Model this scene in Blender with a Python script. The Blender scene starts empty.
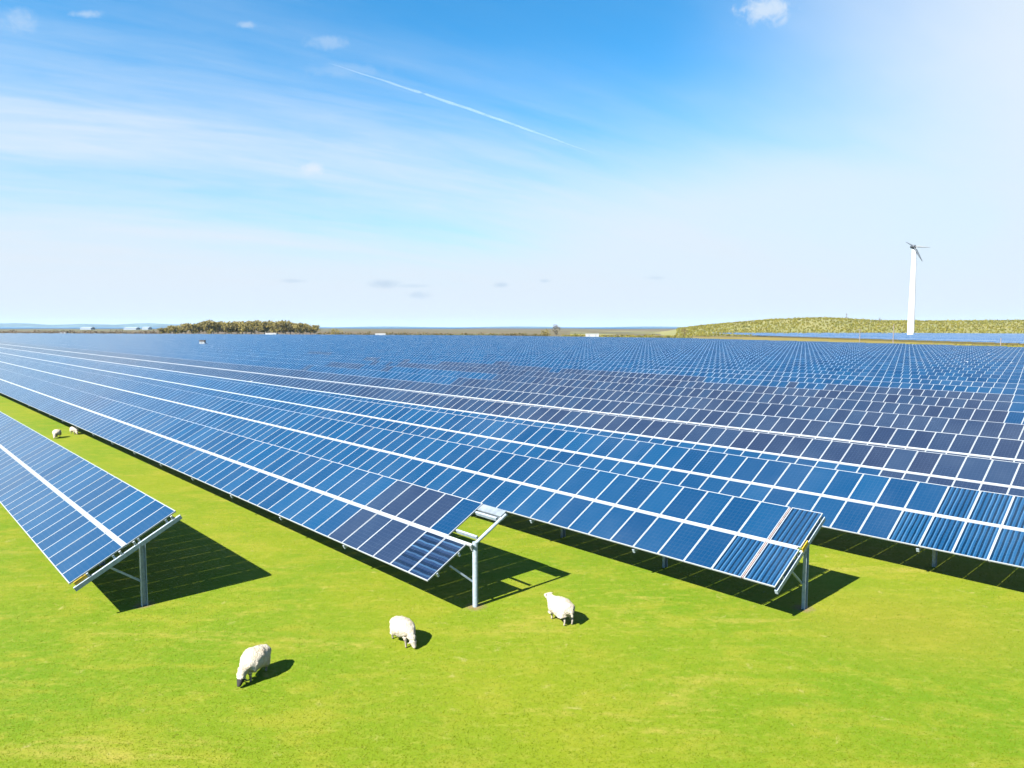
import bpy, bmesh, math, random
import numpy as np
from mathutils import Vector, Matrix
from mathutils import noise as mnoise
random.seed(5)
rng = np.random.default_rng(11)
S = bpy.context.scene
C = S.collection
R = math.radians

# ------------------------------------------------------------------ camera
cam = bpy.data.objects.new('camera', bpy.data.cameras.new('camera'))
C.objects.link(cam)
cam.location = (0, 0, 8.6)
cam.rotation_euler = (R(90 - 4.58), 0, 0)
cam.data.sensor_width = 36
cam.data.lens = 36 * 712.4 / 1024
cam.data.clip_start = 0.5
cam.data.clip_end = 90000
S.camera = cam

# ------------------------------------------------------------------ light
SUN_EL = 42.3
S.view_settings.view_transform = 'Standard'
S.view_settings.look = 'None'
S.view_settings.gamma = 1
S.view_settings.exposure = 2.4
S.view_settings.use_curve_mapping = False
S.cycles.max_bounces = 6
S.cycles.volume_bounces = 1

sun = bpy.data.objects.new('sun', bpy.data.lights.new('sun', 'SUN'))
C.objects.link(sun)
sun.data.energy = 4.6
sun.data.angle = R(0.5)
sun.data.color = (1.0, 0.955, 0.88)
sun.rotation_euler = Vector((.814, .739, -1)).to_track_quat('-Z', 'Y').to_euler()
sun.location = (-40, -40, 60)

world = bpy.data.worlds.new('World')
S.world = world
world.use_nodes = True
NT = world.node_tree
NT.nodes.clear()


class NG:
    """small helper that writes node graphs"""
    def __init__(s, tree):
        s.t = tree

    def n(s, typ, **kw):
        nd = s.t.nodes.new(typ)
        for k, v in kw.items():
            setattr(nd, k, v)
        return nd

    def put(s, sock, v):
        if hasattr(v, 'is_output'):
            s.t.links.new(v, sock)
        elif v is not None:
            sock.default_value = v

    def m(s, op, a, b=None, c=None, clamp=False):
        nd = s.n('ShaderNodeMath', operation=op, use_clamp=clamp)
        for i, v in enumerate((a, b, c)):
            if v is not None:
                s.put(nd.inputs[i], v)
        return nd.outputs[0]

    def vm(s, op, a, b=None, out=0):
        nd = s.n('ShaderNodeVectorMath', operation=op)
        s.put(nd.inputs[0], a)
        if b is not None:
            s.put(nd.inputs[1], b)
        return nd.outputs[out]

    def noise(s, vec, scale, detail=3, rough=.5, dist=0.0):
        nd = s.n('ShaderNodeTexNoise')
        s.put(nd.inputs['Vector'], vec)
        nd.inputs['Scale'].default_value = scale
        nd.inputs['Detail'].default_value = detail
        nd.inputs['Roughness'].default_value = rough
        nd.inputs['Distortion'].default_value = dist
        return nd.outputs[0]

    def ss(s, v, lo, hi, a=0.0, b=1.0):
        nd = s.n('ShaderNodeMapRange', interpolation_type='SMOOTHSTEP')
        s.put(nd.inputs[0], v)
        nd.inputs[1].default_value = lo
        nd.inputs[2].default_value = hi
        nd.inputs[3].default_value = a
        nd.inputs[4].default_value = b
        return nd.outputs[0]

    def mix(s, fac, a, b, blend='MIX'):
        nd = s.n('ShaderNodeMix', data_type='RGBA', blend_type=blend)
        s.put(nd.inputs[0], fac)
        for i, v in ((6, a), (7, b)):
            if isinstance(v, tuple) and len(v) == 3:
                v = v + (1,)
            s.put(nd.inputs[i], v)
        return nd.outputs[2]

    def comb(s, x, y, z):
        nd = s.n('ShaderNodeCombineXYZ')
        for i, v in enumerate((x, y, z)):
            s.put(nd.inputs[i], v)
        return nd.outputs[0]


g = NG(NT)
sky = g.n('ShaderNodeTexSky', sky_type='NISHITA')
sky.sun_disc = False
sky.sun_elevation = R(SUN_EL)
sky.sun_rotation = math.atan2(-.814, -.739)
sky.altitude = 50
sky.air_density = 1.0
sky.dust_density = 0.4
sky.ozone_density = 2.5
dirn = g.n('ShaderNodeTexCoord').outputs['Generated']
sep = g.n('ShaderNodeSeparateXYZ')
g.put(sep.inputs[0], dirn)
dx, dy, dz = sep.outputs
up = g.m('MAXIMUM', dz, 0.0)
den = g.m('ADD', up, 0.25)
pu = g.m('DIVIDE', dx, den)
pv = g.m('DIVIDE', dy, den)
al = g.m('ADD', g.m('MULTIPLY', pu, .88), g.m('MULTIPLY', pv, .47))
ac = g.m('SUBTRACT', g.m('MULTIPLY', pv, .88), g.m('MULTIPLY', pu, .47))
wob = g.noise(g.comb(g.m('MULTIPLY', al, 1.1), g.m('MULTIPLY', ac, 2.4), 0.0), 1.0, 4, .55)
streak = g.noise(g.comb(g.m('MULTIPLY', al, .9), g.m('MULTIPLY', ac, 6.0), 3.7), 1.0, 6, .6, .4)
fine = g.noise(g.comb(g.m('MULTIPLY', al, 3.5), g.m('MULTIPLY', ac, 16.0), 1.3), 1.0, 6, .62, .6)
ac2 = g.m('ADD', ac, g.m('MULTIPLY', g.m('SUBTRACT', wob, .5), .30))
cr = g.n('ShaderNodeValToRGB')
cr.color_ramp.interpolation = 'EASE'
els = cr.color_ramp.elements
prof = ((1.25, .02), (1.60, .14), (1.85, .34), (2.03, .68), (2.12, .60), (2.30, .38), (2.46, .42), (2.66, .76), (3.2, .95))
els[0].position, els[1].position = 0, 1
for q_, (p_, v_) in enumerate(prof):
    e_ = els[q_] if q_ < 1 else (els.new((p_ - 1.25) / 1.95) if q_ < len(prof) - 1 else els[len(els) - 1])
    e_.color = (v_, v_, v_, 1)
g.put(cr.inputs[0], g.m('DIVIDE', g.m('SUBTRACT', ac2, 1.25), 1.95))
cirf = cr.outputs[0]
mod = g.m('ADD', g.m('MULTIPLY', g.m('SUBTRACT', streak, .5), 1.9), g.m('MULTIPLY', g.m('SUBTRACT', fine, .5), .8))
mid = g.m('MULTIPLY', g.m('MULTIPLY', cirf, g.m('SUBTRACT', 1.05, cirf)), 2.2)
cirf = g.m('ADD', cirf, g.m('MULTIPLY', mod, mid), clamp=True)
base_veil = g.m('ADD', g.m('MULTIPLY', g.ss(dz, .38, .05), .50), g.m('MULTIPLY', g.ss(dz, .15, .0), .49))
# a thin high sheet of cirrostratus over the right half of the view
azx = g.m('DIVIDE', dx, g.m('MAXIMUM', dy, .05))
front = g.ss(dy, -.1, .3)
sheet = g.m('MULTIPLY', g.m('MULTIPLY', g.ss(g.m('ADD', azx, g.m('MULTIPLY', g.m('SUBTRACT', wob, .5), .25)), .18, .74), .93), front)
fill = g.m('MULTIPLY', g.m('MULTIPLY', g.ss(al, .9, 1.7), g.ss(g.m('ADD', dz, g.m('MULTIPLY', g.m('SUBTRACT', wob, .5), .10)), .31, .16)), .82)
sheet = g.m('MAXIMUM', sheet, fill)
one = lambda v: g.m('SUBTRACT', 1.0, v)
clear = g.m('MULTIPLY', g.m('MULTIPLY', one(cirf), one(base_veil)), one(sheet))


def pixdir(px, py):
    p = math.atan(57 / 712.4)
    v = Vector(((px - 512) / 712.4, math.cos(p) - (py - 384) / 712.4 * math.sin(p), -math.sin(p) - (py - 384) / 712.4 * math.cos(p)))
    return v.normalized()


def puff(px, py, w, h, amount, rough=.9):
    """one small cloud at a fixed sky direction, ragged by noise; returns its density"""
    d = pixdir(px, py)
    ax = g.m('SUBTRACT', g.m('DIVIDE', dx, dy), d.x / d.y)
    az = g.m('SUBTRACT', g.m('DIVIDE', dz, dy), d.z / d.y)
    ex = g.m('DIVIDE', ax, w / 712.)
    ez = g.m('DIVIDE', az, h / 712.)
    rr = g.m('SQRT', g.m('ADD', g.m('MULTIPLY', ex, ex), g.m('MULTIPLY', ez, ez)))
    nz = g.noise(dirn, 60, 5, .65, .4)
    rr = g.m('ADD', rr, g.m('MULTIPLY', g.m('SUBTRACT', nz, .5), rough * 2.2))
    return g.m('MULTIPLY', g.m('MULTIPLY', g.ss(rr, 1.0, .1), amount), g.ss(dy, 0, .1))


white = 1.0
for a in ((766, 10, 34, 17, .7), (84, 14, 22, 5, .4), (312, 169, 17, 7, .8), (246, 25, 12, 4, .35), (328, 42, 26, 9, .25), (20, 22, 24, 15, .28), (342, 70, 55, 9, .13)):
    clear = g.m('MULTIPLY', clear, one(puff(*a)))
grey = 0.0
for a in ((383, 284, 24, 6, .65), (294, 281, 16, 3, .45), (418, 295, 18, 5, .5), (501, 285, 11, 4, .65), (545, 281, 9, 3, .55), (655, 278, 14, 3, .4), (412, 286, 26, 3, .4)):
    grey = g.m('MAXIMUM', grey, puff(*a, rough=.6))
cloud_col = g.mix(g.ss(dz, .0, .3), (2.85, 3.22, 3.60), (3.0, 3.35, 3.7))
# richer blue of the open sky
tint = g.mix(1.0, sky.outputs[0], (.19, .675, .865), 'MULTIPLY')
col = g.mix(g.m('SUBTRACT', 1.0, clear, clamp=True), tint, cloud_col)
col = g.mix(grey, col, (2.0, 2.5, 3.1))
bg = g.n('ShaderNodeBackground')
g.put(bg.inputs[0], col)
bg.inputs[1].default_value = 0.05
wo = g.n('ShaderNodeOutputWorld')
NT.links.new(bg.outputs[0], wo.inputs[0])


# ------------------------------------------------------------------ helpers
def tag(o, label=None, cat=None, group=None, kind=None):
    if label: o['label'] = label
    if cat: o['category'] = cat
    if group: o['group'] = group
    if kind: o['kind'] = kind
    return o


def link(name, me, parent=None, loc=None, rot=None):
    o = bpy.data.objects.new(name, me)
    C.objects.link(o)
    if parent: o.parent = parent
    if loc is not None: o.location = loc
    if rot is not None: o.rotation_euler = rot
    return o


def mesh(name, verts, faces, mats, mi=None, smooth=False):
    me = bpy.data.meshes.new(name)
    verts = np.asarray(verts, dtype=np.float32)
    if isinstance(faces, np.ndarray):
        n, k = faces.shape
        me.vertices.add(len(verts))
        me.vertices.foreach_set('co', verts.ravel())
        me.loops.add(n * k)
        me.loops.foreach_set('vertex_index', faces.ravel().astype(np.int32))
        me.polygons.add(n)
        me.polygons.foreach_set('loop_start', np.arange(0, n * k, k, dtype=np.int32))
        me.polygons.foreach_set('loop_total', np.full(n, k, dtype=np.int32))
        me.update(calc_edges=True)
    else:
        me.from_pydata([tuple(v) for v in verts], [], faces)
    for m in mats: me.materials.append(m)
    if mi is not None:
        me.polygons.foreach_set('material_index', np.asarray(mi, dtype=np.int32))
    if smooth:
        me.polygons.foreach_set('use_smooth', np.ones(len(me.polygons), dtype=bool))
    me.update()
    return me


class MB:
    """collects boxes, bars, tubes into one mesh"""
    def __init__(s):
        s.v, s.f, s.mi = [], [], []

    def add(s, vs, fs, m=0):
        b = len(s.v)
        s.v += [tuple(v) for v in vs]
        s.f += [tuple(i + b for i in f) for f in fs]
        s.mi += [m] * len(fs)

    def box(s, lo, hi, m=0, fn=None):
        x0, y0, z0 = lo
        x1, y1, z1 = hi
        vs = [(x0, y0, z0), (x1, y0, z0), (x1, y1, z0), (x0, y1, z0), (x0, y0, z1), (x1, y0, z1), (x1, y1, z1), (x0, y1, z1)]
        if fn: vs = [fn(*v) for v in vs]
        s.add(vs, [(0, 3, 2, 1), (4, 5, 6, 7), (0, 1, 5, 4), (1, 2, 6, 5), (2, 3, 7, 6), (3, 0, 4, 7)], m)

    def tube(s, pts, rad, n=10, m=0, cap=True):
        pts = [Vector(p) for p in pts]
        if not hasattr(rad, '__len__'): rad = [rad] * len(pts)
        rings = []
        for i, p in enumerate(pts):
            d = (pts[min(i + 1, len(pts) - 1)] - pts[max(i - 1, 0)]).normalized()
            e = d.orthogonal().normalized() if abs(d.z) < .9 else d.cross(Vector((0, 1, 0))).normalized()
            q = d.cross(e)
            rings.append([p + (e * math.cos(2 * math.pi * j / n) + q * math.sin(2 * math.pi * j / n)) * rad[i] for j in range(n)])
        vs = [v for r in rings for v in r]
        fs = []
        for i in range(len(pts) - 1):
            for j in range(n):
                fs.append((i * n + j, i * n + (j + 1) % n, (i + 1) * n + (j + 1) % n, (i + 1) * n + j))
        if cap:
            fs.append(tuple(range(n - 1, -1, -1)))
            fs.append(tuple((len(pts) - 1) * n + j for j in range(n)))
        s.add(vs, fs, m)

    def beam(s, p, q, w, h, m=0, upv=(0, 0, 1)):
        p, q = Vector(p), Vector(q)
        d = (q - p).normalized()
        side = d.cross(Vector(upv)).normalized() * (w / 2)
        upd = side.cross(d).normalized() * (h / 2)
        vs = []
        for c in (p, q):
            vs += [c - side - upd, c + side - upd, c + side + upd, c - side + upd]
        s.add(vs, [(0, 3, 2, 1), (4, 5, 6, 7), (0, 1, 5, 4), (1, 2, 6, 5), (2, 3, 7, 6), (3, 0, 4, 7)], m)

    def me(s, name, mats, smooth=False):
        return mesh(name, s.v, s.f, mats, s.mi, smooth)

    def build(s, name, mats, parent=None, smooth=False):
        return link(name, s.me(name, mats if isinstance(mats, (list, tuple)) else [mats], smooth), parent)


def empty(name, loc, rz=0):
    o = bpy.data.objects.new(name, None)
    C.objects.link(o)
    o.location = loc
    o.rotation_euler = (0, 0, rz)
    o.empty_display_size = .3
    return o


def material(name):
    m = bpy.data.materials.new(name)
    m.use_nodes = True
    m.node_tree.nodes.clear()
    q = NG(m.node_tree)
    out = q.n('ShaderNodeOutputMaterial')
    b = q.n('ShaderNodeBsdfPrincipled')
    m.node_tree.links.new(b.outputs[0], out.inputs[0])
    return m, q, b


def simple(name, col, rough=.6, metal=0.0, var=.25, scale=3.0, spec=.5):
    m, q, b = material(name)
    pos = q.n('ShaderNodeTexCoord').outputs['Object']
    nz = q.noise(pos, scale, 5, .6)
    lo = tuple(c * (1 - var) for c in col)
    hi = tuple(min(1, c * (1 + var)) for c in col)
    q.put(b.inputs['Base Color'], q.mix(q.ss(nz, .3, .7), lo, hi))
    b.inputs['Roughness'].default_value = rough
    b.inputs['Metallic'].default_value = metal
    b.inputs['Specular IOR Level'].default_value = spec
    return m


# ------------------------------------------------------------------ materials
def cell_material(name, dark, light, stripes=0.0, sdir='y'):
    """module glass: silicon cells under a clear front sheet, every module its own shade"""
    m, q, b = material(name)
    isl = q.n('ShaderNodeNewGeometry').outputs['Random Per Island']
    obr = q.n('ShaderNodeObjectInfo').outputs['Random']
    rnd = q.m('FRACT', q.m('ADD', isl, q.m('MULTIPLY', obr, 7.31)))
    col = q.mix(rnd, dark, light)
    uv = q.n('ShaderNodeTexCoord').outputs['UV']
    sp = q.n('ShaderNodeSeparateXYZ')
    q.put(sp.inputs[0], uv)
    u, v = sp.outputs[0], sp.outputs[1]
    # faint 6 x 10 cell grid with busbars
    fu = q.m('ABSOLUTE', q.m('SUBTRACT', q.m('FRACT', q.m('MULTIPLY', v, 6.0)), .5))
    fv = q.m('ABSOLUTE', q.m('SUBTRACT', q.m('FRACT', q.m('MULTIPLY', u, 10.0)), .5))
    line = q.ss(q.m('MAXIMUM', fu, fv), .465, .49)
    bus = q.ss(q.m('ABSOLUTE', q.m('SUBTRACT', q.m('FRACT', q.m('MULTIPLY', v, 18.0)), .5)), .07, .03)
    col = q.mix(q.m('MULTIPLY', line, .08), col, (.17, .21, .26))
    col = q.mix(q.m('MULTIPLY', bus, .04), col, (.2, .22, .25))
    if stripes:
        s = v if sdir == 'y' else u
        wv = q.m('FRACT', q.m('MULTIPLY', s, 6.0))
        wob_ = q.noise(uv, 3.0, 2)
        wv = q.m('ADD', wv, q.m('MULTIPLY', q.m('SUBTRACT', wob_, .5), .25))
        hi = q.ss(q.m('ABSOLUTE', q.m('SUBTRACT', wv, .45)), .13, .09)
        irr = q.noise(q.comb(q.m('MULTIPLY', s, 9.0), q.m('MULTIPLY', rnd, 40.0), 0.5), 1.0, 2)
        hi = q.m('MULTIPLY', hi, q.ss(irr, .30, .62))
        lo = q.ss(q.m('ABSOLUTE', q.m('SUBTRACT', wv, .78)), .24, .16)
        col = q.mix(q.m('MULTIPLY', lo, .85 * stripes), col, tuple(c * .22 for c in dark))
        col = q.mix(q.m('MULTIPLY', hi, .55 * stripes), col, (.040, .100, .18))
    # dust film
    pos = q.n('ShaderNodeNewGeometry').outputs['Position']
    dust = q.ss(q.noise(pos, .23, 6, .65), .35, .8)
    col = q.mix(q.m('MULTIPLY', dust, .10), col, (.08, .11, .15))
    q.put(b.inputs['Base Color'], col)
    q.put(b.inputs['Roughness'], q.m('ADD', .09, q.m('MULTIPLY', dust, .12)))
    b.inputs['IOR'].default_value = 1.5
    return m


M_BLUE = cell_material('blue_cells', (.0013, .0175, .051), (.0027, .0265, .068))
M_NAVY = cell_material('navy_cells', (.0078, .0130, .030), (.0090, .0190, .042))
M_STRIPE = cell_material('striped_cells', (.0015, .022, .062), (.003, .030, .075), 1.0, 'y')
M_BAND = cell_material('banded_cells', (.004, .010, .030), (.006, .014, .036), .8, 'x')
M_SHEEN = cell_material('sheen_blue_cells', (.018, .045, .095), (.026, .058, .115))  # second field: sky sheen on the glass put into a paler cell colour
CELLS = [M_BLUE, M_NAVY, M_STRIPE, M_BAND, M_SHEEN]
M_FRAME = simple('aluminium_frame', (.21, .225, .24), .45, .2, .08, 8)
M_RAIL = simple('pale_rail', (.22, .235, .25), .5, .1, .08, 4)
M_STEEL = simple('galvanised_steel', (.20, .24, .285), .5, .15, .18, 9)
M_BEAM = simple('weathered_beam', (.115, .135, .155), .5, .1)
M_BACK = simple('dark_backsheet', (.012, .012, .014), .6)
M_YELLOW = simple('yellow_tape', (.30, .19, .012), .5)
M_CABLE = simple('cable_rubber', (.02, .02, .02), .5)
M_REDTAPE = simple('red_oxide_strip', (.17, .125, .12), .6)


def grass_nodes(q, b):
    pos = q.n('ShaderNodeNewGeometry').outputs['Position']
    sp = q.n('ShaderNodeSeparateXYZ')
    q.put(sp.inputs[0], pos)
    x, y = sp.outputs[0], sp.outputs[1]
    n0 = q.noise(pos, .09, 5, .55, .3)
    n1 = q.noise(pos, .8, 5, .65, .2)
    n2 = q.noise(pos, 6.0, 5, .7)
    n3 = q.noise(pos, 26.0, 4, .7)
    n1s = q.noise(q.comb(q.m('MULTIPLY', x, .55), q.m('MULTIPLY', y, 1.1), 4.0), 1.0, 6, .68, .3)
    n2s = q.noise(q.comb(q.m('MULTIPLY', x, 3.0), q.m('MULTIPLY', y, 4.5), 9.0), 1.0, 5, .7, .2)
    col = q.mix(q.ss(n0, .36, .64), (.057, .104, .0012), (.092, .117, .0028))
    col = q.mix(q.m('MULTIPLY', q.ss(n1s, .44, .68), .70), col, (.126, .128, .0095))
    col = q.mix(q.m('MULTIPLY', q.ss(n2s, .48, .72), .50), col, (.150, .152, .022))
    col = q.mix(q.m('MULTIPLY', q.ss(n2, .45, .75), .45), col, (.060, .090, .0012))
    col = q.mix(q.m('MULTIPLY', q.ss(n3, .48, .75), .50), col, (.138, .142, .018))
    # straw-coloured bare streaks, drawn out along the mowing direction
    st = q.noise(q.comb(q.m('MULTIPLY', x, .14), q.m('MULTIPLY', y, .62), 2.0), 1.0, 7, .68, .5)
    st = q.m('ADD', st, q.m('MULTIPLY', q.m('SUBTRACT', n2s, .5), .18))
    col = q.mix(q.m('MULTIPLY', q.ss(st, .55, .72), .65), col, (.170, .145, .026))
    n4 = q.noise(pos, 1.7, 5, .66, .5)
    col = q.mix(q.m('MULTIPLY', q.ss(n4, .62, .74), .55), col, (.190, .170, .058))
    # one worn, yellowed patch in front of the right-hand row end
    px_ = q.m('SUBTRACT', x, 11.5)
    py_ = q.m('SUBTRACT', y, 20.0)
    pr = q.m('SQRT', q.m('ADD', q.m('MULTIPLY', px_, px_), q.m('MULTIPLY', q.m('MULTIPLY', py_, py_), 1.6)))
    pr = q.m('ADD', pr, q.m('MULTIPLY', q.m('SUBTRACT', n1s, .5), 7.0))
    col = q.mix(q.m('MULTIPLY', q.ss(pr, 5.0, .5), .38), col, (.150, .118, .012))
    # trodden bare earth round the feet of the end posts
    for ww0, vv0 in ((6.19, 23.54), (13.68, 16.47), (20.96, 9.53)):
        ex = q.m('SUBTRACT', x, ww0 * .7344 - vv0 * .6787)
        ey = q.m('SUBTRACT', y, ww0 * .6787 + vv0 * .7344)
        er = q.m('SQRT', q.m('ADD', q.m('MULTIPLY', ex, ex), q.m('MULTIPLY', ey, ey)))
        er = q.m('ADD', er, q.m('MULTIPLY', q.m('SUBTRACT', n2, .5), .5))
        col = q.mix(q.m('MULTIPLY', q.ss(er, .42, .12), .8), col, (.115, .082, .045))
    # farmland away from the panels: dry golden strip, then brown and olive fields
    ww = q.m('ADD', q.m('MULTIPLY', x, .7344), q.m('MULTIPLY', y, .6787))
    far1 = q.ss(q.m('ADD', ww, q.m('MULTIPLY', q.m('SUBTRACT', n0, .5), 20)), 225, 245)
    gold = q.mix(q.ss(q.noise(pos, .05, 6, .7), .35, .65), (.098, .076, .013), (.125, .098, .020))
    col = q.mix(far1, col, gold)
    rad = q.vm('LENGTH', pos, out=1)
    patch = q.n('ShaderNodeTexVoronoi')
    q.put(patch.inputs['Vector'], pos)
    patch.inputs['Scale'].default_value = .0032
    psp = q.n('ShaderNodeSeparateXYZ')
    q.put(psp.inputs[0], patch.outputs['Color'])
    fieldc = q.mix(psp.outputs[0], (.070, .046, .030), (.060, .066, .026))
    fieldc = q.mix(q.m('MULTIPLY', psp.outputs[1], .6), fieldc, (.10, .072, .040))
    fieldc = q.mix(q.m('MULTIPLY', q.ss(q.noise(pos, .02, 5, .7), .4, .7), .5), fieldc, (.035, .038, .020))
    col = q.mix(q.ss(rad, 560, 720), col, fieldc)
    q.put(b.inputs['Base Color'], col)
    b.inputs['Roughness'].default_value = .85
    b.inputs['Specular IOR Level'].default_value = .12
    bmp = q.n('ShaderNodeBump')
    bmp.inputs['Strength'].default_value = .55
    bmp.inputs['Distance'].default_value = .05
    q.put(bmp.inputs['Height'], q.m('ADD', q.m('MULTIPLY', n2, .7), q.m('MULTIPLY', n3, .5)))
    q.t.links.new(bmp.outputs[0], b.inputs['Normal'])


M_GRASS, q_, b_ = material('pasture')
grass_nodes(q_, b_)

# ------------------------------------------------------------------ the setting
def disc(name, r, z, mat, rings=(40, 120, 400, 1200, 4000), n=72):
    vs = [(0, 0, z)]
    fs = []
    rr = [x for x in rings if x < r] + [r]
    for q in rr:
        for j in range(n):
            vs.append((q * math.cos(2 * math.pi * j / n), q * math.sin(2 * math.pi * j / n), z))
    for j in range(n):
        fs.append((0, 1 + j, 1 + (j + 1) % n))
    for i in range(len(rr) - 1):
        for j in range(n):
            a, b = 1 + i * n, 1 + (i + 1) * n
            fs.append((a + j, b + j, b + (j + 1) % n, a + (j + 1) % n))
    return link(name, mesh(name, vs, fs, [mat]))


ground = disc('ground', 12900, 0, M_GRASS)
tag(ground, kind='structure', label='bright green grazed pasture running out to brown farmland', cat='ground')

M_SEA, q_, b_ = material('sea_water')
b_.inputs['Base Color'].default_value = (.010, .050, .11, 1)
b_.inputs['Roughness'].default_value = .6
b_.inputs['Specular IOR Level'].default_value = .25
# a ring of water from 3.6 km outwards in front of the view
vs, fs = [], []
NA = 60
for i, rr in enumerate((3600, 6000, 9000, 12850)):
    for j in range(NA + 1):
        t_ = R(20 + 140 * j / NA)
        k_ = 1 + (.12 * math.sin(j * .9) + .08 * math.sin(j * 2.3)) * (1 if i == 0 else 0)
        vs.append((rr * k_ * math.cos(t_), rr * k_ * math.sin(t_), .6))
for i in range(3):
    for j in range(NA):
        a = i * (NA + 1) + j
        fs.append((a, a + NA + 1, a + NA + 2, a + 1))
sea = link('sea', mesh('sea', vs, fs, [M_SEA]))
tag(sea, kind='structure', label='strip of blue sea below the horizon', cat='sea')

M_FARHILL = simple('far_hill_land', (.028, .042, .032), .9, var=.4, scale=.002)
# low hills across the water
vs, fs = [], []
NH = 90
for j in range(NH + 1):
    px = -300 + 1500 * j / NH
    h_ = 52 * max(0, min(1, (330 - px) / 260)) + 14 * math.sin(j * .5) + 9 * math.sin(j * 1.7) + 10
    if px > 330: h_ = 9 + 7 * math.sin(j * .8)
    h_ = max(h_, 2)
    for (Y, z) in ((9800, .2), (10200, h_ * .8), (10700, h_), (11800, .2)):
        vs.append(((px - 512) / 712.4 * Y, Y, z))
for j in range(NH):
    for i in range(3):
        a = j * 4 + i
        fs.append((a, a + 4, a + 5, a + 1))
hills = link('hills', mesh('hills', vs, fs, [M_FARHILL], smooth=True))
tag(hills, kind='structure', label='low blue hills on the far shore', cat='hills')

# grassy hill on the right behind the turbine
M_HILL, q_, b_ = material('hill_grass')
pos = q_.n('ShaderNodeNewGeometry').outputs['Position']
c_ = q_.mix(q_.ss(q_.noise(pos, .012, 5, .6), .35, .65), (.088, .088, .018), (.115, .100, .020))
c_ = q_.mix(q_.m('MULTIPLY', q_.ss(q_.noise(pos, .06, 6, .7), .45, .7), .6), c_, (.075, .085, .018))
q_.put(b_.inputs['Base Color'], c_)
b_.inputs['Roughness'].default_value = .9
ridge_px = [560, 655, 680, 700, 740, 770, 820, 850, 880, 930, 1024, 1300]
ridge_py = [336, 334, 329.2, 326.4, 322.6, 320.2, 318.4, 319.8, 321.6, 321.8, 321.0, 321.0]


def hill_z(X, Y):
    px = 512 + 712.4 * X / Y
    top = 8.6 + (327 - np.interp(px, ridge_px, ridge_py)) / 712.4 * 930
    k = np.clip((Y - 660) / 270, 0, 1)
    k = k * k * (3 - 2 * k)
    k2 = np.clip((Y - 930) / 500, 0, 1)
    return np.maximum(top, 0) * k * (1 - .75 * k2 * k2) - .3 + .8 * np.sin(X * .021) * np.sin(Y * .017) * k


NX, NY = 110, 36
vs = []
for j in range(NY + 1):
    Y = 655 + 800 * (j / NY) ** 1.2
    for i in range(NX + 1):
        px = 570 + 700 * i / NX
        X = (px - 512) / 712.4 * Y
        vs.append((X, Y, float(hill_z(X, Y))))
fs = np.array([(j * (NX + 1) + i, j * (NX + 1) + i + 1, (j + 1) * (NX + 1) + i + 1, (j + 1) * (NX + 1) + i) for j in range(NY) for i in range(NX)])
hl = link('hill', mesh('hill', vs, fs, [M_HILL], smooth=True))
tag(hl, kind='structure', label='low golden green hill behind the wind turbine', cat='hill')

# ------------------------------------------------------------------ solar rows
AZ = .746
CA, SA = math.cos(AZ), math.sin(AZ)
TILT, Z0, LS = .493, 1.19, 3.40
CT, ST = math.cos(TILT), math.sin(TILT)
MW, PITCH, ML = .991, 1.0, 1.65
U0 = ML + .10      # start of the upper module row on the slope


def pt(s, y, n=0.0):
    return (s * CT - n * ST, y, Z0 + s * ST + n * CT)


def world_of(w, v):
    return (w * CA - v * SA, w * SA + v * CA)


# one module: tray frame with the glass sheet as a sub-part
def tray_mesh():
    mb = MB()
    e, t = .028, .042
    mb.box((0, 0, -t), (ML, e, 0))
    mb.box((0, MW - e, -t), (ML, MW, 0))
    mb.box((0, e, -t), (e, MW - e, 0))
    mb.box((ML - e, e, -t), (ML, MW - e, 0))
    return mb.me('module_frame', [M_FRAME])


def uvquad(me, uvs):
    lay = me.uv_layers.new(name='UVMap')
    lay.data.foreach_set('uv', np.asarray(uvs, dtype=np.float32).ravel())


def glass_mesh(mat):
    e = .026
    z = -.004
    vs = [(e, e, z), (ML - e, e, z), (ML - e, MW - e, z), (e, MW - e, z), (e, e, z - .02), (ML - e, e, z - .02), (ML - e, MW - e, z - .02), (e, MW - e, z - .02)]
    me = mesh('solar_module', vs, [(0, 1, 2, 3), (7, 6, 5, 4)], [mat, M_BACK], [0, 1])
    uvquad(me, [(0, 0), (1, 0), (1, 1), (0, 1)] * 2)
    return me


TRAY = tray_mesh()
GLASS = [glass_mesh(m) for m in CELLS]


def full_module(mat):
    """frame and glass in one mesh, for rows further back"""
    mb = MB()
    e, t = .028, .042
    mb.box((0, 0, -t), (ML, e, 0))
    mb.box((0, MW - e, -t), (ML, MW, 0))
    mb.box((0, e, -t), (e, MW - e, 0))
    mb.box((ML - e, e, -t), (ML, MW - e, 0))
    z = -.004
    mb.add([(e, e, z), (ML - e, e, z), (ML - e, MW - e, z), (e, MW - e, z)], [(0, 1, 2, 3)], 1)
    z = -.03
    mb.add([(e, e, z), (ML - e, e, z), (ML - e, MW - e, z), (e, MW - e, z)], [(3, 2, 1, 0)], 2)
    me = mb.me('solar_module', [M_FRAME, mat, M_BACK])
    uvs = [(0, 0)] * (24 * 4) + [(0, 0), (1, 0), (1, 1), (0, 1)] * 2
    uvquad(me, uvs)
    return me


FULL = [full_module(m) for m in CELLS]


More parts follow.
